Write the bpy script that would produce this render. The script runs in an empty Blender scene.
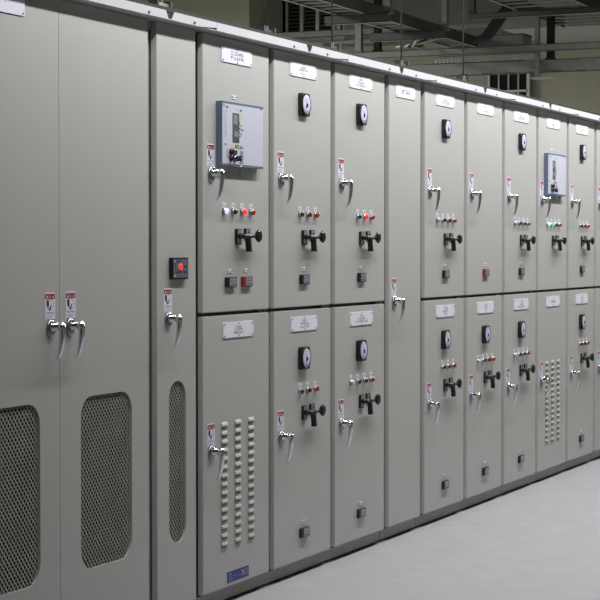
import bpy, bmesh, math, random
from mathutils import Vector, Matrix
R = math.radians
scn = bpy.context.scene
COL = scn.collection

# ------------------------------------------------------------------ materials
MATS = {}
def lin(c):
    return tuple((v/12.92 if v <= .04045 else ((v+.055)/1.055)**2.4) for v in c)
def mat(name, rgb, rough=.5, metal=0., noise=0., nscale=40., bump=0., bscale=300., emit=0., coat=0.):
    m = bpy.data.materials.new(name); m.use_nodes = True
    nt = m.node_tree; b = nt.nodes['Principled BSDF']
    c = lin(rgb)
    b.inputs['Base Color'].default_value = (*c, 1)
    b.inputs['Roughness'].default_value = rough
    b.inputs['Metallic'].default_value = metal
    if coat: b.inputs['Coat Weight'].default_value = coat
    tc = nt.nodes.new('ShaderNodeTexCoord')
    if noise:
        n = nt.nodes.new('ShaderNodeTexNoise'); n.inputs['Scale'].default_value = nscale; n.inputs['Detail'].default_value = 6
        r = nt.nodes.new('ShaderNodeValToRGB')
        r.color_ramp.elements[0].position = .3; r.color_ramp.elements[1].position = .7
        r.color_ramp.elements[0].color = (*[v*(1-noise) for v in c], 1)
        r.color_ramp.elements[1].color = (*[min(1, v*(1+noise)) for v in c], 1)
        nt.links.new(tc.outputs['Object'], n.inputs['Vector'])
        nt.links.new(n.outputs['Fac'], r.inputs['Fac']); nt.links.new(r.outputs['Color'], b.inputs['Base Color'])
    if bump:
        n = nt.nodes.new('ShaderNodeTexNoise'); n.inputs['Scale'].default_value = bscale; n.inputs['Detail'].default_value = 2
        bp = nt.nodes.new('ShaderNodeBump'); bp.inputs['Strength'].default_value = bump; bp.inputs['Distance'].default_value = .002
        nt.links.new(tc.outputs['Object'], n.inputs['Vector'])
        nt.links.new(n.outputs['Fac'], bp.inputs['Height']); nt.links.new(bp.outputs['Normal'], b.inputs['Normal'])
    if emit:
        b.inputs['Emission Color'].default_value = (*c, 1); b.inputs['Emission Strength'].default_value = emit
    MATS[name] = m
    return m
PAINT = mat('beige_grey_paint', (.715, .715, .706), .42, noise=.012, nscale=3, bump=.08, bscale=260)
PLINTH = mat('plinth_paint', (.60, .60, .58), .5, noise=.03, nscale=6)
LOUVSH = mat('louvre_undershade', (.50, .50, .485), .6)  # shade beneath the louvre hoods, put in as a darker grey
RAILW = mat('white_galvanised_angle', (.77, .77, .79), .5, noise=.02, nscale=9)
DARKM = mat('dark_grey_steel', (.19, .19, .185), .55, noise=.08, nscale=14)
STRUT = mat('grey_strut_steel', (.43, .435, .42), .5, metal=.25, noise=.1, nscale=18)
STRUTD = mat('dark_strut_steel', (.27, .275, .265), .55, metal=.2, noise=.1, nscale=18)
GALV = mat('galvanised_steel', (.60, .61, .58), .42, metal=.35, noise=.1, nscale=18)
CHROME = mat('chrome', (.86, .87, .9), .14, metal=1.)
CHROMED = mat('cast_metal', (.62, .63, .66), .28, metal=1.)
PLATE = mat('white_nameplate_acrylic', (.93, .935, .985), .3, noise=.01, nscale=20)
INK = mat('grey_engraved_lettering', (.42, .42, .50), .6)
INKD = mat('dark_lettering', (.14, .14, .2), .6)
SCREW = mat('screw_head', (.38, .38, .44), .3, metal=.7)
RED = mat('red_sticker_header', (.62, .09, .14), .5)
STICK = mat('white_sticker', (.90, .90, .96), .5)
BLACK = mat('black_plastic', (.055, .055, .062), .38)
BLACKM = mat('black_rubber', (.04, .04, .042), .6)
DIAL = mat('meter_dial_face', (.86, .84, .97), .35, noise=.02, nscale=40)
GLASS = mat('grey_window_plastic', (.55, .56, .60), .25, noise=.08, nscale=60)
REDP = mat('dark_red_plastic', (.52, .10, .12), .4)
LWHITE = mat('white_lamp_lens_lit', (.86, .86, 1.), .3, emit=.75)
LWOFF = mat('clear_white_lamp_lens', (.78, .79, .84), .25)
LGRN = mat('dark_green_lamp_lens', (.03, .22, .13), .2, coat=.5)
LGON = mat('green_lamp_lens_lit', (.15, .88, .50), .3, emit=.8)
LRED = mat('dark_red_lamp_lens', (.45, .07, .06), .2, coat=.5)
LRON = mat('red_lamp_lens_lit', (1., .13, .15), .3, emit=1.3)
LORG = mat('brown_orange_lamp_lens', (.62, .24, .08), .2, coat=.5)
RELF = mat('relay_front_panel', (.78, .79, .85), .4, noise=.015, nscale=30)
RELS = mat('relay_blue_grey_case', (.37, .41, .50), .45, noise=.03, nscale=30)
LCD = mat('relay_display', (.36, .37, .36), .2, noise=.5, nscale=120)
YEL = mat('yellow_mark', (.85, .85, .25), .5)
GRN = mat('green_button', (.15, .70, .42), .5)
REDB = mat('red_button', (.80, .15, .18), .5)
CYAN = mat('cyan_mark', (.30, .70, .72), .5)
BLUEI = mat('blue_mark', (.25, .28, .55), .5)
BLUEP = mat('blue_makers_plate', (.14, .19, .52), .4, noise=.04, nscale=30)
BLUET = mat('pale_plate_lettering', (.56, .59, .66), .4)
MDARK = mat('digital_meter_face', (.40, .41, .46), .3, noise=.06, nscale=60)
MTXT = mat('digital_meter_print', (.15, .17, .30), .4)
SCREEN = mat('expanded_metal_grey', (.66, .66, .64), .5, noise=.12, nscale=9)
FILTER = mat('filter_mat_dark', (.33, .33, .32), .9, noise=.35, nscale=14, bump=.5, bscale=500)
FLOOR = mat('pale_grey_floor', (.64, .64, .655), .6, noise=.05, nscale=7, bump=.05, bscale=90)
WALL = mat('greenish_beige_wall', (.57, .57, .50), .8, noise=.03, nscale=2.5)
CONC = mat('grey_concrete', (.47, .47, .445), .85, noise=.12, nscale=3.5)
BEAMU = mat('painted_beam', (.66, .66, .63), .8, noise=.05, nscale=4)
FRAMEW = mat('pale_window_frame', (.72, .72, .69), .5)
LOUVD = mat('dark_louvre', (.04, .04, .04), .95)
CABLE = mat('black_cable', (.06, .06, .06), .6)
WINDG = mat('grey_louvre_blades', (.26, .27, .26), .5)

# ------------------------------------------------------------------ mesh helper
class MB:
    def __init__(s): s.bm = bmesh.new(); s.mats = []
    def mi(s, m):
        if m not in s.mats: s.mats.append(m)
        return s.mats.index(m)
    def _tag(s, before, m, smooth=False):
        i = s.mi(m)
        for f in s.bm.faces:
            if f not in before: f.material_index = i; f.smooth = smooth
    def box(s, x0, x1, y0, y1, z0, z1, m, rot=None, piv=None):
        vs = [s.bm.verts.new((x, y, z)) for x in (x0, x1) for y in (y0, y1) for z in (z0, z1)]
        if rot is not None:
            p = Vector(piv) if piv else Vector(((x0+x1)/2, (y0+y1)/2, (z0+z1)/2))
            for v in vs: v.co = rot @ (v.co-p) + p
        i = s.mi(m)
        for q in ((0,1,3,2), (4,6,7,5), (0,4,5,1), (2,3,7,6), (0,2,6,4), (1,5,7,3)):
            s.bm.faces.new([vs[k] for k in q]).material_index = i
        return s
    def loft(s, rings, m, cap=True, smooth=True):
        i = s.mi(m)
        L = [[s.bm.verts.new(p) for p in r] for r in rings]
        n = len(L[0])
        for a, b in zip(L, L[1:]):
            for k in range(n):
                f = s.bm.faces.new((a[k], a[(k+1)%n], b[(k+1)%n], b[k])); f.material_index = i; f.smooth = smooth
        if cap:
            for r in (L[0], L[-1]):
                f = s.bm.faces.new(r); f.material_index = i
        return s
    def lathe_y(s, cx, cz, prof, m, n=20):      # prof: (radius, y) pairs, axis along Y
        return s.loft([[(cx+r*math.cos(2*math.pi*k/n), y, cz+r*math.sin(2*math.pi*k/n)) for k in range(n)] for r, y in prof], m)
    def tube(s, pts, r, m, n=8):
        pts = [Vector(p) for p in pts]; rings = []
        for k, p in enumerate(pts):
            d = (pts[min(k+1, len(pts)-1)] - pts[max(k-1, 0)]).normalized()
            a = d.orthogonal().normalized() if abs(d.z) > .99 else d.cross(Vector((0,0,1))).normalized()
            b = d.cross(a)
            rr = r[k] if isinstance(r, (list, tuple)) else r
            rings.append([p + (a*math.cos(2*math.pi*j/n) + b*math.sin(2*math.pi*j/n))*rr for j in range(n)])
        return s.loft(rings, m)
    def prism(s, poly, y0, y1, m):              # poly in x,z extruded along y
        i = s.mi(m)
        a = [s.bm.verts.new((x, y0, z)) for x, z in poly]; b = [s.bm.verts.new((x, y1, z)) for x, z in poly]
        n = len(a)
        for f in (a, list(reversed(b))): s.bm.faces.new(f).material_index = i
        for k in range(n): s.bm.faces.new((a[k], b[k], b[(k+1)%n], a[(k+1)%n])).material_index = i
        return s
    def mesh(s, name, bevel=0.):
        if bevel:
            bmesh.ops.remove_doubles(s.bm, verts=s.bm.verts, dist=1e-6)
            bmesh.ops.bevel(s.bm, geom=[e for e in s.bm.edges if len(e.link_faces)==2 and e.calc_face_angle(0) > .6],
                            offset=bevel, segments=2, affect='EDGES', profile=.5)
        bmesh.ops.recalc_face_normals(s.bm, faces=s.bm.faces)
        me = bpy.data.meshes.new(name); s.bm.to_mesh(me); s.bm.free()
        for m in s.mats: me.materials.append(m)
        return me

def obj(name, me, parent=None, loc=(0,0,0), label=None):
    o = bpy.data.objects.new(name, me); COL.objects.link(o); o.location = loc
    if parent is not None: o.parent = parent
    if label: o['label'] = label
    return o
def tag(o, label, cat, group=None, kind=None):
    o['label'] = label; o['category'] = cat
    if group: o['group'] = group
    if kind: o['kind'] = kind
    return o
def thing(name, loc, label, cat, group=None):
    return tag(obj(name, None, None, loc), label, cat, group)
def struct(name, me, loc=(0,0,0)):
    o = obj(name, me, None, loc); o['kind'] = 'structure'; return o
CACHE = {}
def cached(key, fn):
    if key not in CACHE: CACHE[key] = fn()
    return CACHE[key]

# ------------------------------------------------------------------ small parts (local origin on the door face, -Y outward)
def glyph(mb, rnd, x, z, w, h, m, y0, y1):
    t = h*.13
    for _ in range(rnd.choice((2, 3))):
        zz = z + rnd.choice((.12, .38, .62, .86))*h; mb.box(x, x+w*rnd.uniform(.7, 1), y0, y1, zz-t/2, zz+t/2, m)
    for _ in range(rnd.choice((1, 2))):
        xx = x + rnd.choice((.1, .45, .8))*w; mb.box(xx, xx+t, y0, y1, z, z+h*rnd.uniform(.75, 1), m)
def nameplate_mesh(w, h, seed, lines, gl=None):
    rnd = random.Random(seed); mb = MB(); c = .004
    mb.prism([(-w/2+c, -h/2), (w/2-c, -h/2), (w/2, -h/2+c), (w/2, h/2-c), (w/2-c, h/2), (-w/2+c, h/2), (-w/2, h/2-c), (-w/2, -h/2+c)], 0, -.004, PLATE)
    for sx, sz in ((-1,-1), (1,-1), (-1,1), (1,1)):
        mb.lathe_y(sx*(w/2-.011), sz*(h/2-.008), [(.003, -.003), (.003, -.006)], SCREW, 8)
    if len(lines) > 1 or w < .5:
        for sz in (-1, 1): mb.lathe_y(0, sz*(h/2-.006), [(.0028, -.003), (.0028, -.006)], SCREW, 8)
    gh = h*.62/len(lines)*.82 if len(lines) > 1 else h*.34
    for i, n in enumerate(lines):
        gw = gl or (.0205 if len(lines) < 3 else .0160); step = gw*1.2
        z = h*.30 - (i+1)*(h*.62/len(lines)) + (h*.62/len(lines)-gh)/2
        if len(lines) == 1: z = -gh/2
        x = -n*step/2
        for k in range(n): glyph(mb, rnd, x+k*step, z, gw, gh, INK, -.004, -.0044)
    return mb.mesh('nameplate')

def sticker_mesh(w=.066, h=.092):
    mb = MB()
    mb.box(-w/2, w/2, -.001, 0, -h/2, h/2, STICK)
    mb.box(-w/2+.002, w/2-.002, -.0014, -.001, h*.26, h*.45, RED)
    mb.prism([(-.024, h*.30), (-.014, h*.30), (-.019, h*.41)], -.0014, -.0018, STICK)
    for x in (-.006, .012): glyph(mb, random.Random(int(x*1000)+50), x, h*.30, .011, h*.12, STICK, -.0014, -.0018)
    # hand-like warning pictogram in a ring
    for k in range(16):
        a = 2*math.pi*k/16; cx, cz = .004+.017*math.cos(a), .004+.018*math.sin(a)
        mb.box(cx-.0008, cx+.0008, -.0013, -.001, cz-.0036, cz+.0036, INK, Matrix.Rotation(-a, 3, 'Y'))
    mb.prism([(-.023, .002), (-.014, -.009), (-.007, .003), (-.009, .017), (-.017, .023), (-.024, .015)], -.001, -.0015, INKD)
    mb.prism([(-.010, -.012), (.006, .000), (.010, .003), (.004, -.012), (-.004, -.018)], -.001, -.0015, INK)
    mb.prism([(-.008, -.010), (-.004, -.010), (.009, .002), (.006, .004)], -.001, -.0017, INKD)
    rnd = random.Random(4)
    for k in range(5): glyph(mb, rnd, -.026+k*.0105, -.027, .008, .006, INKD, -.001, -.0014)
    for j in range(3): mb.box(-.026, .022-.006*j, -.0013, -.001, -.034-j*.004, -.0332-j*.004, INK)
    return mb.mesh('warning_sticker')

def handle_mesh():
    mb = MB()
    # oval escutcheon
    def oval(rx, rz, y, cz=-.008): return [(rx*math.cos(2*math.pi*k/20), y, cz+rz*math.sin(2*math.pi*k/20)) for k in range(20)]
    mb.loft([oval(.026, .033, 0), oval(.026, .033, -.005), oval(.022, .029, -.009), oval(.016, .018, -.011)], CHROMED)
    mb.lathe_y(0, 0, [(.017, -.006), (.0165, -.014), (.012, -.017), (.0115, -.040)], CHROME)
    # lock cylinder cap above the shaft
    mb.lathe_y(-.004, .012, [(.009, -.008), (.009, -.016), (.007, -.018)], CHROME, 14)
    # hub
    mb.lathe_y(0, .0, [(.010, -.036), (.0155, -.039), (.0165, -.046), (.0155, -.053), (.011, -.056)], CHROME)
    # lever: rounded rectangular sections sweeping down and back to the door at its tip
    st = [(.012, -.049, .0125, .008), (-.010, -.050, .0135, .0085), (-.040, -.049, .0125, .0075), (-.075, -.0435, .0105, .006),
          (-.098, -.038, .0095, .005), (-.107, -.034, .009, .0045), (-.112, -.026, .008, .004)]
    rings = []
    for z, y, w, d in st:
        rings.append([(w*math.copysign(abs(math.cos(a))**.6, math.cos(a)), y + d*math.copysign(abs(math.sin(a))**.6, math.sin(a)), z)
                      for a in [2*math.pi*k/14 for k in range(14)]])
    mb.loft(rings, CHROME)
    return mb.mesh('door_handle')

def meter_meshes():
    h = .047
    mb = MB(); c = .006
    oc = [(-h+c, -h-.003), (h-c, -h-.003), (h, -h+c), (h, h-c), (h-c, h+.003), (-h+c, h+.003), (-h, h-c), (-h, -h+c)]
    mb.prism(oc, 0, -.017, BLACK)
    mb.lathe_y(0, 0, [(.047, -.015), (.0475, -.021), (.0445, -.024), (.0435, -.022)], BLACK, 28)
    case = mb.mesh('meter_case')
    md = MB()
    md.lathe_y(0, 0, [(.0430, -.017), (.0430, -.0225), (.030, -.0232), (.010, -.0236)], DIAL, 28)
    for k in range(19):                          # scale ticks
        a = R(-45+k*15); rr = .035
        md.box(rr*math.cos(a)-.0006, rr*math.cos(a)+.0006, -.0240, -.0226, rr*math.sin(a)-.003, rr*math.sin(a)+.003, INK, Matrix.Rotation(math.pi/2-a, 3, 'Y'))
    md.box(-.001, .001, -.0250, -.0238, -.012, .022, INKD, Matrix.Rotation(R(-28), 3, 'Y'), (0, -.024, 0))
    md.lathe_y(0, -.002, [(.0085, -.0232), (.0085, -.0262), (.006, -.027)], BLACK, 14)
    md.prism([(-.014, -.022), (.002, -.012), (.010, -.001), (-.004, -.006)], -.0236, -.0246, INKD)
    for k in range(3): md.box(-.010+.008*k, -.005+.008*k, -.0240, -.0228, -.030, -.026, INK)
    return case, md.mesh('meter_dial')

def pilot_mesh(lens):
    mb = MB()
    mb.lathe_y(0, 0, [(.0150, 0), (.0150, -.004), (.0138, -.006), (.0138, -.010), (.0120, -.011)], CHROMED, 18)
    mb.lathe_y(0, 0, [(.0118, -.010), (.0122, -.015), (.0108, -.019), (.0070, -.0212), (.002, -.022)], lens, 18)
    return mb.mesh('pilot_lamp')
def tag_mesh(w, h):
    mb = MB(); mb.box(-w/2, w/2, -.002, 0, -h/2, h/2, STICK)
    glyph(mb, random.Random(3), -w*.22, -h*.25, w*.2, h*.5, INK, -.002, -.0024); glyph(mb, random.Random(8), w*.03, -h*.25, w*.2, h*.5, INK, -.002, -.0024)
    return mb.mesh('name_tag')
def tag2_mesh():
    mb = MB(); mb.box(-.021, .021, -.002, 0, -.008, .008, STICK)
    for sx in (-1, 1): mb.lathe_y(sx*.0165, 0, [(.003, -.002), (.003, -.0035)], INKD, 8)
    glyph(mb, random.Random(5), -.004, -.004, .008, .008, INK, -.002, -.0023)
    return mb.mesh('name_tag')

def switch_mesh():
    # origin at door column offset 0, z = bar height
    mb = MB()
    mb.box(.300, .345, -.010, 0, -.034, .030, BLACK)                      # left latch plate
    mb.box(.307, .342, -.0125, -.0095, -.030, -.006, GLASS); mb.box(.307, .342, -.0125, -.0095, .002, .027, GLASS)
    mb.box(.316, .336, -.018, -.010, -.010, .006, BLACKM)
    mb.box(.385, .432, -.008, 0, -.004, .032, BLACK)                      # right keeper plate
    mb.box(.392, .430, -.0105, -.0075, .004, .029, GLASS)
    mb.lathe_y(.411, .017, [(.005, -.009), (.005, -.014)], BLACK, 10)
    mb.lathe_y(.318, .000, [(.012, -.006), (.011, -.036)], BLACK, 14)     # shaft out of the latch plate
    # horizontal bar
    mb.loft([[(x, -.036+.010*math.cos(a), .000+rz*math.sin(a)) for a in [2*math.pi*k/12 for k in range(12)]]
             for x, rz in ((.306, .006), (.312, .0095), (.345, .0085), (.420, .0080), (.444, .0080))], BLACK)
    # hanging grip
    mb.loft([[(xc+w*math.copysign(abs(math.cos(a))**.5, math.cos(a)), y+.010*math.sin(a), z) for a in [2*math.pi*k/12 for k in range(12)]]
             for xc, w, y, z in ((.350, .024, -.036, .009), (.350, .023, -.036, -.006), (.352, .0175, -.037, -.022), (.352, .0180, -.039, -.046), (.352, .0205, -.040, -.062), (.352, .019, -.040, -.065))], BLACK)
    # round fluted knob facing the aisle
    rings = []
    for r, y in ((.010, -.030), (.018, -.036), (.0215, -.040), (.0215, -.048), (.018, -.052), (.009, -.053)):
        rings.append([((.438)+r*(1+(.07 if k % 3 == 0 else 0))*math.cos(2*math.pi*k/24), y, .001+r*(1+(.07 if k % 3 == 0 else 0))*1.15*math.sin(2*math.pi*k/24)) for k in range(24)])
    mb.loft(rings, BLACK, smooth=False)
    return mb.mesh('breaker_handle')

def counter_mesh(body):
    mb = MB(); w, h = .045, .021
    mb.box(-w, w, -.012, 0, -h, h, body)
    mb.box(-w+.020, w-.010, -.0145, -.0118, -h+.004, h-.003, GLASS)
    mb.box(-w+.024, w-.020, -.0150, -.0144, -h+.010, -h+.0125, INKD); mb.box(-w+.024, w-.026, -.0150, -.0144, .004, .006, INKD)
    return mb.mesh('counter')

def relay_meshes():
    # origin at lower-left of the case on the door face; 0.39 wide, 0.25 tall
    W, H = .390, .262
    a = MB()
    for k in range(3): a.box(0, W, -.009*(k+1)+.0008, -.009*k, 0, H, RELS) if k else a.box(0, W, -.0082, 0, 0, H, RELS)
    a.box(-.0, W, -.0285, -.0262, 0, .010, RELS); a.box(0, W, -.0285, -.0262, H-.009, H, RELS)
    case = a.mesh('relay_case')
    f = MB(); y = -.0285
    f.box(.003, W-.004, y, -.0262, .010, H-.009, RELF)
    y1 = y-.0008
    P = lambda u0, u1, v0, v1, m, d=0: f.box(u0*W, u1*W, y1-d, y, H*(1-v1), H*(1-v0), m)
    P(.02, .055, .045, .085, CYAN); P(.09, .13, .07, .10, BLUEI); P(.42, .46, .10, .125, BLUEI)
    P(.93, .96, .03, .055, BLUEI); P(.34, .36, .10, .11, INK)
    P(.24, .40, .165, .625, LCD); P(.26, .36, .19, .34, GLASS, .0003); P(.28, .38, .45, .53, GLASS, .0003)
    P(.42, .47, .195, .235, YEL)
    for u, v in ((.40,.30), (.44,.34), (.40,.385), (.44,.40), (.48,.41), (.40,.45), (.44,.47), (.41,.505)): P(u, u+.022, v, v+.022, INKD)
    for k in range(12): P(.055, .10-.01*(k % 3), .15+k*.036, .157+k*.036, INK)
    P(.06, .085, .65, .68, INKD)
    P(.24, .275, .66, .715, YEL); P(.30, .345, .655, .72, REDB); P(.355, .40, .655, .72, GRN); P(.42, .45, .67, .72, INK); P(.47, .49, .68, .71, INK)
    for k in range(7): P(.42, .50, .75+k*.029, .765+k*.029, INK)
    for k in range(6): P(.10+.005*(k % 2), .125, .74+k*.025, .75+k*.025, INKD)
    front = f.mesh('relay_front')
    k = MB()
    for v in (.775, .875):
        k.lathe_y(.19*W, H*(1-v), [(.013, y), (.013, y-.006), (.010, y-.014)], BLACK, 14)
        k.lathe_y(.29*W, H*(1-v), [(.014, y), (.0135, y-.007), (.009, y-.009)], CHROMED, 14)
        k.box(.19*W-.002, .19*W+.002, y-.017, y-.013, H*(1-v)-.010, H*(1-v)+.010, CHROMED)
    knobs = k.mesh('key_switch')
    q = MB(); x = .31*W; z = H*.115
    q.box(x-.003, x+.003, y-.028, y-.008, z-.010, z+.014, CHROME)
    q.tube([(x+.009*math.cos(t), y-.020, z-.022+.012*math.sin(t)) for t in [2*math.pi*j/14 for j in range(15)]], .0016, CHROME, 6)
    q.box(x-.004, x+.004, y-.022, y-.019, z-.062, z-.030, CHROMED, Matrix.Rotation(R(6), 3, 'Y'))
    q.box(x+.004, x+.011, y-.020, y-.017, z-.050, z-.028, CHROME, Matrix.Rotation(R(-18), 3, 'Y'))
    return case, front, knobs, q.mesh('key')

def digital_meter():
    a = MB(); a.box(0, .132, -.015, 0, 0, .084, BLACK)
    for sx in (.128,):
        for z in (.006, .070): a.box(sx, sx+.008, -.010, 0, z, z+.010, BLACK)
    b = MB(); b.box(.006, .124, -.0175, -.0148, .006, .078, MDARK)
    for x in (.014, .012):
        for z in (.013, .070): b.lathe_y(x, z, [(.004, -.0172), (.004, -.0190)], STICK, 8)
    b.box(.030, .060, -.0182, -.0174, .066, .071, MTXT); b.box(.040, .070, -.0182, -.0174, .026, .031, MTXT)
    b.box(.020, .035, -.0182, -.0174, .026, .030, MTXT); b.box(.092, .110, -.0182, -.0174, .024, .032, MTXT)
    b.box(.020, .024, -.0182, -.0174, .040, .062, MTXT); b.box(.095, .110, -.0182, -.0174, .046, .053, MTXT)
    b.box(.036, .050, -.0182, -.0174, .045, .053, GRN)
    c = MB(); c.lathe_y(.062, .049, [(.0125, -.0172), (.0125, -.020), (.008, -.022)], LRON, 16)
    c2 = c.mesh('indicator_light')
    return a.mesh('meter_case'), b.mesh('meter_face'), c2

def makers_plate():
    mb = MB(); w, h = .205, .044
    mb.box(0, w, -.0015, 0, 0, h, BLUEP)
    t = -.0021
    # framed oblong mark, word, two blocks
    def fr(x0, x1, z0, z1, s=.003):
        mb.box(x0, x1, t, -.0015, z0, z0+s, BLUET); mb.box(x0, x1, t, -.0015, z1-s, z1, BLUET)
        mb.box(x0, x0+s, t, -.0015, z0, z1, BLUET); mb.box(x1-s, x1, t, -.0015, z0, z1, BLUET)
    fr(.018, .042, .008, .037, .005)
    rnd = random.Random(21)
    for k in range(5): glyph(mb, rnd, .056+k*.0145, .015, .012, .013, BLUET, -.0015, t)
    mb.box(.132, .158, t, -.0015, .028, .034, BLUET); mb.box(.146, .160, t, -.0015, .011, .030, BLUET); mb.box(.132, .142, t, -.0015, .011, .017, BLUET)
    fr(.168, .192, .008, .036, .004)
    return mb.mesh('makers_plate')

HANDLE, STICKER = handle_mesh(), sticker_mesh()
METER_CASE, METER_DIAL = meter_meshes()
SWITCH = switch_mesh()
CNT_B, CNT_R = counter_mesh(BLACK), counter_mesh(REDP)
TAGS, TAG2 = tag_mesh(.030, .022), tag2_mesh()
PIL = {k: pilot_mesh(v) for k, v in dict(w=LWOFF, W=LWHITE, g=LGRN, G=LGON, r=LRED, R=LRON, o=LORG).items()}
PLAB = dict(w='unlit clear pilot lamp', W='glowing white pilot lamp', g='unlit dark green pilot lamp', G='glowing green pilot lamp',
            r='unlit dark red pilot lamp', R='glowing red pilot lamp', o='unlit brown orange pilot lamp')
RELAY = relay_meshes()

# ------------------------------------------------------------------ doors
T = .024                                      # door thickness
def door_panel(w, z0, z1, m=PAINT):
    mb = MB(); mb.box(0, w, 0, T, z0, z1, m); return mb
def door_mesh(w, z0, z1, louvres=False):
    mb = door_panel(w, z0, z1)
    bm = mb.bm
    bmesh.ops.bevel(bm, geom=list(bm.edges), offset=.0035, segments=2, affect='EDGES')
    if louvres:
        for cx in (.192, .319, .446):
            for k in range(15):
                z = .741 - k*.0350; hw = .0285
                # pressed hood: sloping bright top, undercut; flat grey plate below paints in its under-shade
                prof = [(0, .014), (-.0055, .0065), (-.0090, -.001), (-.0085, -.003), (-.001, -.0042)]
                rings = []
                for f, s in ((-1, .0), (-.93, .6), (-.84, .95), (.84, .95), (.93, .6), (1, .0)):
                    rings.append([(cx+hw*f, y*max(s, .03), z+zz) for y, zz in prof])
                mb.box(cx-hw*.92, cx+hw*.92, -.0012, .0, z-.0145, z-.0040, LOUVSH)
                i = mb.mi(PAINT); L = [[bm.verts.new(p) for p in r] for r in rings]
                for a, b in zip(L, L[1:]):
                    for q in range(len(prof)-1): bm.faces.new((a[q], a[q+1], b[q+1], b[q])).material_index = i
    return mb.mesh('door')
def rrect(x0, x1, z0, z1, r, n=8):
    pts = []
    for cx, cz, a0 in ((x1-r, z1-r, 0), (x0+r, z1-r, 90), (x0+r, z0+r, 180), (x1-r, z0+r, 270)):
        for k in range(n+1):
            a = R(a0+90*k/n); pts.append((cx+r*math.cos(a), cz+r*math.sin(a)))
    return pts
def holed_door(w, z0, z1, win, r):
    mb = MB(); bm = mb.bm; i = mb.mi(PAINT)
    out = [(0, z0), (w, z0), (w, z1), (0, z1)]; inn = rrect(*win, r)
    def loop(pts, y): return [bm.verts.new((x, y, z)) for x, z in pts]
    for y in (0, T):
        es = []
        for pts in (out, inn):
            vs = loop(pts, y)
            es += [bm.edges.new((vs[k], vs[(k+1) % len(vs)])) for k in range(len(vs))]
        bmesh.ops.triangle_fill(bm, edges=es, use_beauty=True)
    bm.verts.ensure_lookup_table()
    for pts in (out, inn):
        a = loop(pts, 0); b = loop(pts, T)
        for k in range(len(a)): bm.faces.new((a[k], a[(k+1) % len(a)], b[(k+1) % len(a)], b[k]))
    bmesh.ops.remove_doubles(bm, verts=bm.verts, dist=1e-5)
    for f in bm.faces: f.material_index = i
    return mb.mesh('door')
def screen_mesh(win, r):
    x0, x1, z0, z1 = win; mb = MB(); bm = mb.bm; i = mb.mi(SCREEN)
    pw, ph = .0215, .0250
    def inside(x, z):
        cx = min(max(x, x0+r), x1-r); cz = min(max(z, z0+r), z1-r)
        return math.hypot(x-cx, z-cz) <= r+.008 or (abs(x-cx) < 1e-9 and abs(z-cz) < 1e-9)
    nx = int((x1-x0)/pw*2)+3; nz = int((z1-z0)/ph*2)+3
    wv = .0042
    for ix in range(nx):
        for iz in range(nz):
            if (ix+iz) % 2: continue
            x = x0-.006+ix*pw/2; z = z0-.006+iz*ph/2
            for s in (1, -1):
                xa, za, xb, zb = x, z, x+pw/2, z+s*ph/2
                if not (inside(xa, za) and inside(xb, zb)): continue
                d = Vector((xb-xa, zb-za)).normalized(); n = Vector((-d.y, d.x))*wv
                # tilted strand like real expanded sheet: upper edge further out
                vs = []
                for (px, pz) in ((xa, za), (xb, zb)):
                    for sg in (1, -1):
                        for yy in (0, .0016):
                            vs.append(bm.verts.new((px+n.x*sg, .0075+yy + (-.002*sg if s == 1 else .002*sg), pz+n.y*sg)))
                for q in ((0,2,6,4), (1,5,7,3), (0,4,5,1), (2,3,7,6)): bm.faces.new([vs[k] for k in q]).material_index = i
    return mb.mesh('mesh_screen')
def filter_mesh(win):
    x0, x1, z0, z1 = win; mb = MB(); mb.box(x0-.02, x1+.02, T+.004, T+.010, z0-.02, z1+.02, FILTER); return mb.mesh('filter_mat')

Z0, Z1, ZL, ZU = .070, 2.326, 1.192, 1.2055
DEPTH = .90
def body_mesh(w, split, lo=-.0245, hi=None, filt=None):
    hi = w+.0245 if hi is None else hi
    mb = MB()
    # carcass front frame recessed just behind the doors, then side panels, back
    if filt:
        mb.box(lo, hi, T+.012, DEPTH, .052, 2.3280, PAINT)
        # face frame around the ventilated openings
        for a, b in ((lo, lo+.028), (hi-.028, hi)): mb.box(a, b, T+.001, T+.012, .052, 2.3280, PAINT)
        mb.box(lo, hi, T+.001, T+.012, .052, .082, PAINT); mb.box(lo, hi, T+.001, T+.012, 2.302, 2.3280, PAINT)
    else:
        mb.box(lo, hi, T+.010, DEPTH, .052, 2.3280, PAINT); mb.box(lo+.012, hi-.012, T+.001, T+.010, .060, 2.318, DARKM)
    if split:
        mb.box(w-.085, w-.055, T-.016, T+.001, ZL+.001, ZU-.001, STRUT)     # small catch in the gap between the doors
    return mb.mesh('cabinet_body')
def roof_mesh(lo, hi):
    mb = MB(); mb.box(lo, hi, .0, DEPTH+.01, 2.3285, 2.3340, PAINT); return mb.mesh('roof_panel')
def plinth_mesh(lo, hi):
    mb = MB(); mb.box(lo+.001, hi-.001, .035, DEPTH-.03, .010, .051, PLINTH)
    mb.box(lo+.02, hi-.02, .048, DEPTH-.05, .0, .010, DARKM)
    return mb.mesh('plinth')
def cabinet(x0, w, label, split=True, lo=-.0245, hi=None, filt=False):
    hi = w+.0245 if hi is None else hi
    t = thing('switchgear_cabinet', (x0, 0, 0), label, 'electrical cabinet', 'cabinets of the switchgear row')
    obj('cabinet_body', body_mesh(w, split, lo, hi, filt), t)
    obj('roof_panel', roof_mesh(lo, hi), t); obj('plinth', plinth_mesh(lo, hi), t)
    return t
def plate(d, cx, cz, seed, lines, w=.285, h=.0635): obj('nameplate', nameplate_mesh(w, h, seed, lines), d, (cx, 0, cz))
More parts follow.
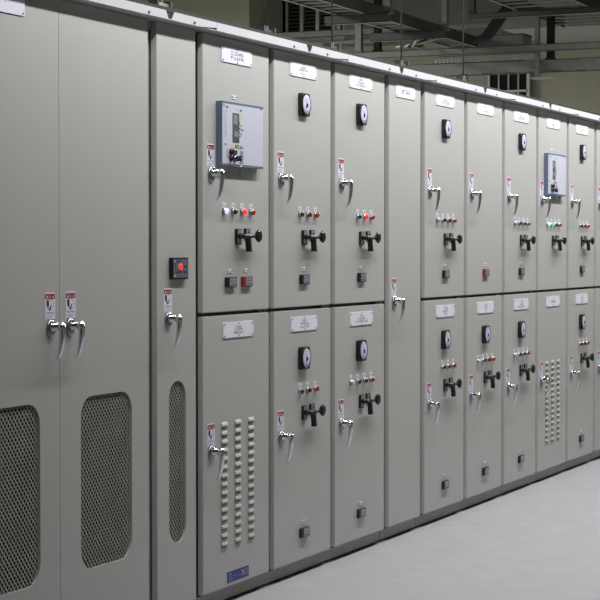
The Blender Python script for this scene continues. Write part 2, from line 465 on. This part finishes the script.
def lock(d, x, z, sz=None, dx=0):
    obj('warning_sticker', STICKER, d, (x+dx, 0, z+.066 if sz is None else sz), 'white warning sticker with a red header'); obj('door_handle', HANDLE, d, (x+.002, 0, z), 'chrome lever handle')
def equip(d, low, meter=True, lamps='', switch=True, counter='b', two=False):
    dz = (0 if not low else 1)
    if meter:
        z = 2.106 if not low else .976
        obj('meter_case', METER_CASE, d, (.305, 0, z), 'black square meter casing'); obj('meter_dial', METER_DIAL, d, (.305, 0, z), 'pale round meter dial')
    zl = 1.618 if not low else .829
    slots = (.190, .275, .360, .445)[4-len(lamps):]
    for x, c in zip(slots, lamps):
        obj('pilot_lamp', PIL[c], d, (x, 0, zl), PLAB[c]); obj('name_tag', TAGS, d, (x, 0, zl+.023), 'small white tag')
    if switch: obj('breaker_handle', SWITCH, d, (-.005, 0, 1.517 if not low else .732), 'black breaker handle with round knob')
    zc = 1.327 if not low else .192
    if counter:
        for x, m in ([(.245, CNT_B), (.397, CNT_R)] if two else [(.317, CNT_R if counter == 'r' else CNT_B)]):
            obj('counter', m, d, (x, 0, zc), 'dark red framed counter' if m is CNT_R else 'black framed counter'); obj('name_tag', TAG2, d, (x, 0, zc+.047), 'small white tag')
def relay(d, x, z):
    t = 0
    c, f, k, q = RELAY
    obj('relay_case', c, d, (x, 0, z), 'blue grey relay casing'); obj('relay_front', f, d, (x, 0, z), 'pale relay front with display and buttons')
    obj('key_switch', k, d, (x, 0, z)); obj('key', q, d, (x, 0, z), 'hanging metal keys')
    obj('name_tag', TAG2, d, (x+.165, 0, z+.288), 'small white tag')

# ---- A: wide double-door ventilated cabinet at the left
A0 = 5.030; wd = .632
tA = cabinet(A0, 1.281, 'wide double-door cabinet with two large mesh vents at left end of the row', False, filt=True)
winL, winR = (.112, .484, .318, .938), (.146, .518, .318, .938)
for x, w, win, hx, lab in ((0, .6375, (.138, .510, .318, .938), .580, 'left mesh-vented door'), (.6405, .6405, (.1405, .5125, .318, .938), .068, 'right mesh-vented door')):
    d = obj('door', holed_door(w, Z0, Z1, win, .075), tA, (x, 0, 0), lab)
    obj('mesh_screen', screen_mesh(win, .075), d, label='grey expanded metal screen'); obj('filter_mat', filter_mesh(win), d, label='dark filter mat behind the screen')
    lock(d, hx-.004, 1.197, 1.268, .008 if hx < .1 else 0)
dA = [c for c in tA.children if c.name.startswith('door')][0]
obj('nameplate', nameplate_mesh(.42, .088, 77, (6, 9, 5), .018), dA, (.207, 0, 2.287))
# ---- B: slim ventilated cabinet
B0 = 6.381
tB = cabinet(B0, .322, 'slim full-height cabinet with tall rounded mesh vent and small red-lit digital meter', False, lo=-.0455, filt=True, hi=.322+.030)
win = (.096, .238, .318, .950)
d = obj('door', holed_door(.322, Z0, Z1, win, .068), tB)
obj('mesh_screen', screen_mesh(win, .068), d, label='grey expanded metal screen'); obj('filter_mat', filter_mesh(win), d, label='dark filter mat behind the screen')
lock(d, .086, 1.197, 1.266)
mc, mf, ml = digital_meter()
obj('meter_case', mc, d, (.098, 0, 1.346), 'black meter casing'); obj('meter_face', mf, d, (.098, 0, 1.346), 'slate grey meter face'); obj('indicator_light', ml, d, (.098, 0, 1.346), 'glowing red indicator light')

# ---- regular two-door cabinets
def two_door(x0, label, up, low, w=.630, seed=0, lo=-.0245, louv=False, pl=((3,5,5), (2,5,5))):
    t = cabinet(x0, w, label, True, lo=lo)
    du = obj('door', cached(('u', w), lambda: door_mesh(w, ZU, Z1)), t, label='upper door')
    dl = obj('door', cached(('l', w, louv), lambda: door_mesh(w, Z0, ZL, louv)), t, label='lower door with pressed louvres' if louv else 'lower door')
    plate(du, .312, 2.259, seed, pl[0]); plate(dl, .323, 1.130, seed+50, pl[1])
    lock(du, .072, 1.772, 1.841); lock(dl, .072, .645, .712)
    up(du); low(dl)
    return t
def blank(d): pass
two_door(6.764, 'cabinet with large relay over glowing white and red lamps, blue plate on louvred lower door',
         lambda d: (equip(d, False, meter=False, lamps='WgRo', two=True), relay(d, .122, 1.801)),
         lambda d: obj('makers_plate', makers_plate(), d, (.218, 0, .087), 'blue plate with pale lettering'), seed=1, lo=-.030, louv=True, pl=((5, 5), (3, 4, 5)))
two_door(7.442, 'cabinet just right of the nearer relay cabinet, three unlit lamps on each door',
         lambda d: equip(d, False, lamps='gro'), lambda d: equip(d, True, lamps='gro'), seed=2, pl=((3, 5, 3), (2, 5, 5)))
two_door(8.121, 'cabinet with glowing red lamp under its upper meter, left of the slim plain cabinet',
         lambda d: equip(d, False, lamps='gRo'), lambda d: equip(d, True, lamps='wgro'), seed=3, pl=((3, 5, 6), (2, 5, 8)))
t = cabinet(8.809, .4545, 'slim plain full-height cabinet with one nameplate and a mid-height handle', False)
d = obj('door', door_mesh(.4545, Z0, Z1), t, label='tall plain door')
plate(d, .227, 2.259, 9, (5,), w=.272); lock(d, .070, 1.204, 1.270)
two_door(9.323, 'cabinet directly right of the slim plain cabinet, four lamps above and three below',
         lambda d: equip(d, False, lamps='wgro'), lambda d: equip(d, True, lamps='gro'), seed=4, pl=((2, 5, 7), (3, 4, 3)))
two_door(10.003, 'cabinet with bare upper door carrying only a handle and small dark red counter',
         lambda d: equip(d, False, meter=False, lamps='', switch=False, counter='r'), lambda d: equip(d, True, lamps='wgro'), seed=5, pl=((2, 1, 4), (3, 3, 2)))
two_door(10.683, 'cabinet with a meter and four unlit lamps on each door, left of the farther relay',
         lambda d: equip(d, False, lamps='wgro'), lambda d: equip(d, True, lamps='wgro'), seed=6, pl=((2, 5, 7), (2, 4, 7)))
two_door(11.358, 'far cabinet with relay over a glowing green lamp and a louvred lower door',
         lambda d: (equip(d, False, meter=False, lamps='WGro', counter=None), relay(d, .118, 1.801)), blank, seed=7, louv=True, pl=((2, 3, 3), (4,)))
two_door(12.036, 'cabinet right of the farther relay cabinet, round meters and three lamps on both doors',
         lambda d: equip(d, False, lamps='gro'), lambda d: equip(d, True, lamps='gro'), seed=8, pl=((2, 4, 4), (3, 3, 3)))
two_door(12.723, 'last cabinet of the row, cut by the right edge of the photo',
         lambda d: equip(d, False, lamps='gro'), lambda d: equip(d, True, lamps='gro'), seed=10)
XEND = 12.723+.63+.0245

# ------------------------------------------------------------------ white angle segments with V notches + dark rail behind
segs = [(5.005, 6.801, 6.403, 'bright white angle strip on top of the left double-door cabinet'),
        (6.801, 8.169, 7.720, 'bright white angle strip above the nearer relay cabinet'),
        (8.169, 9.378, 8.862, 'bright white angle strip above the slim plain cabinet'),
        (9.378, 10.737, 10.174, 'bright white angle strip above the cabinet with the bare upper door'),
        (10.737, 12.10, 11.453, 'bright white angle strip above the farther relay cabinet'),
        (12.10, XEND, 12.78, 'bright white angle strip at the far right end of the row')]
for a, b, n, lab in segs:
    t = thing('lifting_angle', (a, 0, 2.3345), lab, 'metal angle', 'white angles along the top of the cabinets')
    mb = MB(); L = b-a-.003; q = n-a; h = .0325; F0, F1 = -.048, -.044
    mb.prism([(0, 0), (q-.012, 0), (q-.036, h), (0, h)], F0, F1, RAILW)
    mb.prism([(q-.012, 0), (q+.012, 0), (q+.0105, .003), (q-.0105, .003)], F0, F1, RAILW)
    mb.prism([(q+.012, 0), (L-.16, 0), (L-.14, h), (q+.036, h)] if True else [], F0, F1, RAILW)
    mb.prism([(L-.16, 0), (L, .010), (L, h), (L-.14, h)], F0, F1, RAILW)
    mb.box(0, L, F1, .045, 0, .003, RAILW)
    obj('angle_strip', mb.mesh('angle_strip'), t)
    for dx in (-.17, .20):
        m = MB(); m.lathe_y(0, 0, [(.0055, F0), (.0055, F0-.003), (.003, F0-.005)], SCREW, 8)
        if 0 < q+dx < L-.02: obj('bolt', m.mesh('bolt'), t, (q+dx, 0, .010))
mb = MB(); mb.box(5.005, XEND, -.040, .030, 2.3378, 2.3800, DARKM); mb.box(5.005, XEND, -.042, -.040, 2.3640, 2.3810, BLACKM)
tag(obj('top_rail', mb.mesh('top_rail')), 'long dark steel rail behind the white strips on the cabinet tops', 'metal rail')

# ------------------------------------------------------------------ threaded rods and their clamps on the cabinet tops
CEIL = 4.10
for x, lab in ((6.60, 'threaded ceiling rod and clamp above the slim vented cabinet'), (7.58, 'threaded ceiling rod and clamp right of the nearer relay cabinet'),
               (8.32, 'threaded ceiling rod above the cabinet with glowing red lamp'), (9.24, 'threaded ceiling rod just right of the slim plain cabinet'),
               (10.22, 'threaded ceiling rod above the cabinet with the bare upper door')):
    t = thing('hanger_rod', (x, .10, 2.3342), lab, 'hanger rod', 'threaded rods from ceiling to cabinet tops')
    m = MB(); m.tube([(0, 0, .045), (0, 0, CEIL-2.3342)], .0045, STRUTD, 8); obj('rod', m.mesh('rod'), t)
    m = MB(); m.box(-.060, .060, -.02, .02, 0, .006, STRUTD); m.box(-.060, -.048, -.02, .02, .006, .105, STRUTD); m.box(.048, .060, -.02, .02, .006, .105, STRUTD); m.box(-.048, .048, -.012, .012, .082, .094, GALV if x < 7 else STRUTD)
    obj('clamp', m.mesh('clamp'), t)
    m = MB(); m.tube([(0, 0, .062), (0, 0, .110)], .010, STRUTD, 6); obj('nut', m.mesh('nut'), t)

# ------------------------------------------------------------------ cable ladders, struts, posts behind and above
def ladder(name, x0, x1, ya, yb, z, h, label, step=.16, m=STRUT, side=STRUTD):
    t = thing(name, (x0, (ya+yb)/2, z), label, 'cable ladder', 'cable ladders under the ceiling')
    hw = (yb-ya)/2; L = x1-x0
    for s in (-1, 1):
        r = MB(); r.box(0, L, s*hw-.004, s*hw+.004, 0, h, side)
        a, b = sorted((s*hw, s*(hw-.022))); r.box(0, L, a, b, -.001, .003, GALV); r.box(0, L, a, b, h-.003, h, side)
        obj('side_rail', r.mesh('side_rail'), t)
    n = int(L/step)
    rm = MB(); rm.box(-.014, .014, -hw+.004, hw-.004, 0, .012, GALV); rm = rm.mesh('rung')
    for k in range(n): obj('rung', rm, t, (step*(k+.5), 0, .006))
    return t
ladder('cable_ladder', 8.4, 14.70, 1.53, 1.76, 3.10, .085, 'long cable ladder running away above the cabinets at mid picture')
ladder('cable_ladder', 9.5, 15.45, .44, 1.02, 3.305, .10, 'wide cable ladder at top right near the ceiling', step=.20)

def strut(name, x, y0, y1, z0, z1, label, m=STRUT, w=.045, lip=True, holes=0):
    mb = MB()
    mb.box(x-w/2, x-w/2+.004, y0, y1, z0, z1, m)                 # web towards the camera
    mb.box(x-w/2, x+w/2, y0, y1, z1-.004, z1, m); mb.box(x-w/2, x+w/2, y0, y1, z0, z0+.004, GALV if lip else m)
    mb.box(x+w/2-.004, x+w/2, y0, y1, z0, z0+.012, m)
    if holes:
        for k in range(holes):
            yy = y0+(k+.5)*(y1-y0)/holes; mb.box(x-w/2-.001, x-w/2+.0, yy-.05, yy+.03, z0, z0+.010, DARKM)
    return tag(obj(name, mb.mesh(name)), label, 'steel beam', 'steel strut beams under the ceiling')
def post(x, y, z0, z1, label, m=STRUT, w=.042):
    mb = MB()
    mb.box(x-w/2, x-w/2+.004, y-w/2, y+w/2, z0, z1, m)
    for s in (-1, 1): mb.box(x-w/2+.004, x+w/2, y+s*w/2-.002, y+s*w/2+.002, z0, z1, m)
    mb.box(x-w/2-.008, x+w/2+.008, y-w/2-.01, y+w/2+.01, z0-.012, z0, m)
    return tag(obj('steel_post', mb.mesh('steel_post')), label, 'steel post', 'vertical strut posts')
strut('strut_beam', 12.30, 1.36, 1.84, 3.035, 3.098, 'short strut carrying the middle of the long cable ladder', m=STRUTD)
post(12.34, 1.385, 3.11, CEIL, 'vertical post rising from the short strut under the long cable ladder')
strut('strut_beam', 13.42, 1.34, 1.95, 3.035, 3.098, 'short strut under the far part of the long cable ladder', m=STRUTD)
post(13.46, 1.365, 3.11, CEIL, 'vertical post beside the far part of the long cable ladder')
strut('strut_beam', 14.12, .05, 2.40, 2.982, 3.035, 'long horizontal strut crossing above the far cabinets', m=STRUT)
strut('strut_channel', 14.2025, .05, 1.95, 2.825, 2.925, 'deep grey channel beam just below the long crossing strut', m=STRUT, lip=False, holes=10)
strut('strut_beam', 14.12, .02, 1.40, 3.255, 3.300, 'angle strut carrying the wide upper cable ladder', m=STRUTD)
post(14.15, 1.385, 3.315, CEIL, 'vertical post at the left end of the strut under the wide cable ladder', m=STRUTD)
pp = post(14.1600, .86, 2.79, 3.255, 'pale vertical post joining the two crossing struts', m=STRUT, w=.034)
mb = MB(); mb.box(14.02, 14.18, .72, .88, 2.768, 2.776, GALV); obj('bracket_foot', mb.mesh('bracket_foot'), pp, label='pale flat bracket')
post(14.20, .765, 2.9375, 3.255, 'dark vertical post right of the pale post between the struts', m=LOUVD, w=.05)
post(14.12, 2.33, 3.0475, CEIL, 'grey post rising from the left end of the long crossing strut', m=STRUT, w=.05)
post(14.12, 2.17, 3.0475, CEIL, 'dark post beside the grey post left of centre', m=LOUVD, w=.05)
strut('strut_channel', 16.40, 1.66, 4.3, 3.365, 3.41, 'lower far channel beam running left towards the louvred windows', m=STRUT)
strut('strut_channel', 16.40, 1.66, 4.3, 3.45, 3.51, 'upper far channel beam below the louvred windows', m=STRUT)
strut('strut_beam', 14.84, 1.05, 1.90, 3.045, 3.098, 'short strut under the grey cable duct')
# closed cable duct behind, slack black cables, bracket arm
mb = MB(); mb.box(14.72, 14.95, 1.15, 1.80, 3.099, 3.19, STRUT); mb.box(14.71, 14.96, 1.14, 1.81, 3.19, 3.198, STRUTD)
tag(obj('cable_duct', mb.mesh('cable_duct')), 'grey closed cable duct at the far end of the long cable ladder', 'cable duct')
mb = MB()
for k in range(4):
    o = k*.028
    mb.tube([(14.3+o*.6, .90+o, 3.62), (14.3, 1.02+o, 3.44), (14.3, 1.13+o, 3.32), (14.3, 1.21+o, 3.22), (14.3, 1.27+o, 3.14), (14.35, 1.36+o, 3.10)], .014, CABLE, 8)
tag(obj('cable_bundle', mb.mesh('cable_bundle')), 'thick black cables sagging from the wide ladder to the duct', 'cables')
mb = MB()
rnd = random.Random(5)
for k in range(5):
    mb.tube([(13.0+.08*k, 1.42+.05*math.sin(k), 2.98+.01*k), (13.25, 1.55+.03*k, 2.965), (13.6, 1.60+.04*k, 2.985+.006*k), (13.95, 1.72, 3.045)], .010, [GALV, CABLE][k % 2], 6)
tag(obj('loose_cables', mb.mesh('loose_cables')), 'loose pale and dark cables under the far cable ladder', 'cables')
mb = MB()
for k in range(22): mb.box(14.185, 14.195, 1.0+.033*k, 1.015+.033*k, 2.929, 2.960, GALV)
mb.box(14.183, 14.222, .98, 1.74, 2.9252, 2.929, STRUTD)
tag(obj('perforated_tray', mb.mesh('perforated_tray')), 'short perforated cable tray seen over the long crossing strut', 'cable tray')

# ------------------------------------------------------------------ room
XL, XR, YF, YB = -3.0, 17.0, -5.0, 6.0
def slab(x0, x1, y0, y1, z0, z1, m, n='slab'): q = MB(); q.box(x0, x1, y0, y1, z0, z1, m); return q.mesh(n)
struct('floor', slab(XL-.2, XR+.2, YF-.2, YB+.2, -.15, 0, FLOOR))
struct('ceiling', slab(XL-.2, XR+.2, YF-.2, YB+.2, CEIL, CEIL+.2, CONC))
struct('wall_front', slab(XL, XR, YF-.2, YF, 0, CEIL, WALL)); struct('wall_back', slab(XL, XR, YB, YB+.2, 0, CEIL, WALL))
struct('wall_left', slab(XL-.2, XL, YF-.2, YB+.2, 0, CEIL, WALL)); struct('wall_right', slab(XR, XR+.2, YF-.2, YB+.2, 0, CEIL, WALL))
# plain pier left of the windows, downstand beam across the end wall
struct('trim_1', slab(16.2, XR, 4.30, YB, 0, CEIL, WALL)); struct('trim_2', slab(15.8, XR, YF, 1.66, 3.36, CEIL, BEAMU))
# upper concrete face of the beam with bolt holes
mb = MB(); mb.box(15.77, 15.80, YF, 1.66, 3.365, CEIL, CONC)
for y in (-.2, .15, .5, .85, 1.2): mb.tube([(15.768, y, 3.52), (15.772, y, 3.52)], .014, LOUVD, 10)
struct('trim_3', mb.mesh('trim_3'))
struct('trim_4', slab(16.85, XR, 1.66, 3.60, 3.42, CEIL, CONC))
# louvred windows in the end wall
def louvre_window(name, y0, y1, z0, z1, blades, vert=False, bm=WINDG, nb=1):
    mb = MB(); X = XR; f = .035
    mb.box(X-.05, X-.002, y0, y1, z0, z0+f, FRAMEW); mb.box(X-.05, X-.002, y0, y1, z1-f, z1, FRAMEW)
    for k in range(nb+1):
        y = y0+(y1-y0-f)*k/nb; mb.box(X-.05, X-.002, y, y+f, z0+f, z1-f, FRAMEW)
    mb.box(X-.012, X-.002, y0, y1, z0, z1, LOUVD)
    for k in range(blades):
        if vert: pass
        else:
            z = z0+f+(z1-z0-2*f)*(k+.5)/blades; mb.box(X-.040, X-.014, y0+f, y1-f, z-.003, z+.003, bm, Matrix.Rotation(R(35), 3, 'Y'))
    return struct(name, mb.mesh(name))
louvre_window('window_1', 3.74, 4.28, 3.54, 4.05, 12, nb=3)
louvre_window('window_2', 4.28, 4.298, 3.54, 4.05, 0)
louvre_window('window_3', 3.62, 3.72, 3.50, 3.72, 3)
# dark vertical louvre with four bays low on the end wall
mb = MB(); y0, y1, z0, z1 = 1.78, 2.16, 2.66, 3.10
mb.box(16.93, 17.0, y0, y1, z0, z1, LOUVD)
mb.box(16.90, 16.94, y0-.012, y0+.014, z0, z1, FRAMEW); mb.box(16.90, 16.94, y1-.006, y1+.012, z0, z1, FRAMEW)
mb.box(16.90, 16.94, y0, y1, z1-.005, z1+.01, FRAMEW); mb.box(16.90, 16.93, y0, y1, 2.915, 2.935, FRAMEW)
for k in range(1, 4):
    y = y0+(y1-y0)*k/4; mb.box(16.915, 16.93, y-.002, y+.012, z0, z1, PLINTH)
struct('window_4', mb.mesh('window_4'))

# ------------------------------------------------------------------ lights: fluorescent tubes over the aisle, added fill behind the row
def tube_or_fill(x, y, z, L, W, p, rx=0.):
    l = bpy.data.lights.new('aisle_or_fill_light', 'AREA'); l.shape = 'RECTANGLE'; l.size = L; l.size_y = W; l.energy = p; l.color = (1., .995, .99)
    o = bpy.data.objects.new('aisle_or_fill_light', l); COL.objects.link(o); o.location = (x, y, z); o.rotation_euler = (rx, 0, 0)
for k, p in enumerate((12, 22, 28, 32, 34, 37, 38, 31)):
    tube_or_fill(4.65+k*1.45, -.80, 3.20, 1.25, .10, p)
for x, y, p in ((8., 3.4, 100), (10., 3.9, 115), (12.4, 5.3, 300)):  # unseen fill lights added behind the cabinets to brighten the background
    tube_or_fill(x, y, 3.7, 1.2, .15, p)
w = bpy.data.worlds.new('world'); scn.world = w; w.use_nodes = True
w.node_tree.nodes['Background'].inputs['Color'].default_value = (.8, .85, .9, 1); w.node_tree.nodes['Background'].inputs['Strength'].default_value = .05

# ------------------------------------------------------------------ camera
cam = bpy.data.cameras.new('camera'); co = bpy.data.objects.new('camera', cam); COL.objects.link(co)
co.location = (0, -3.438, 1.4656)
cam.sensor_width = 36; cam.lens = 113.74; cam.clip_start = .05; cam.clip_end = 100
co.rotation_euler = (R(90-1.5562), 0, R(24-90))
scn.camera = co
scn.view_settings.view_transform = 'Standard'; scn.view_settings.look = 'None'; scn.view_settings.gamma = 1
scn.view_settings.exposure = 0.0
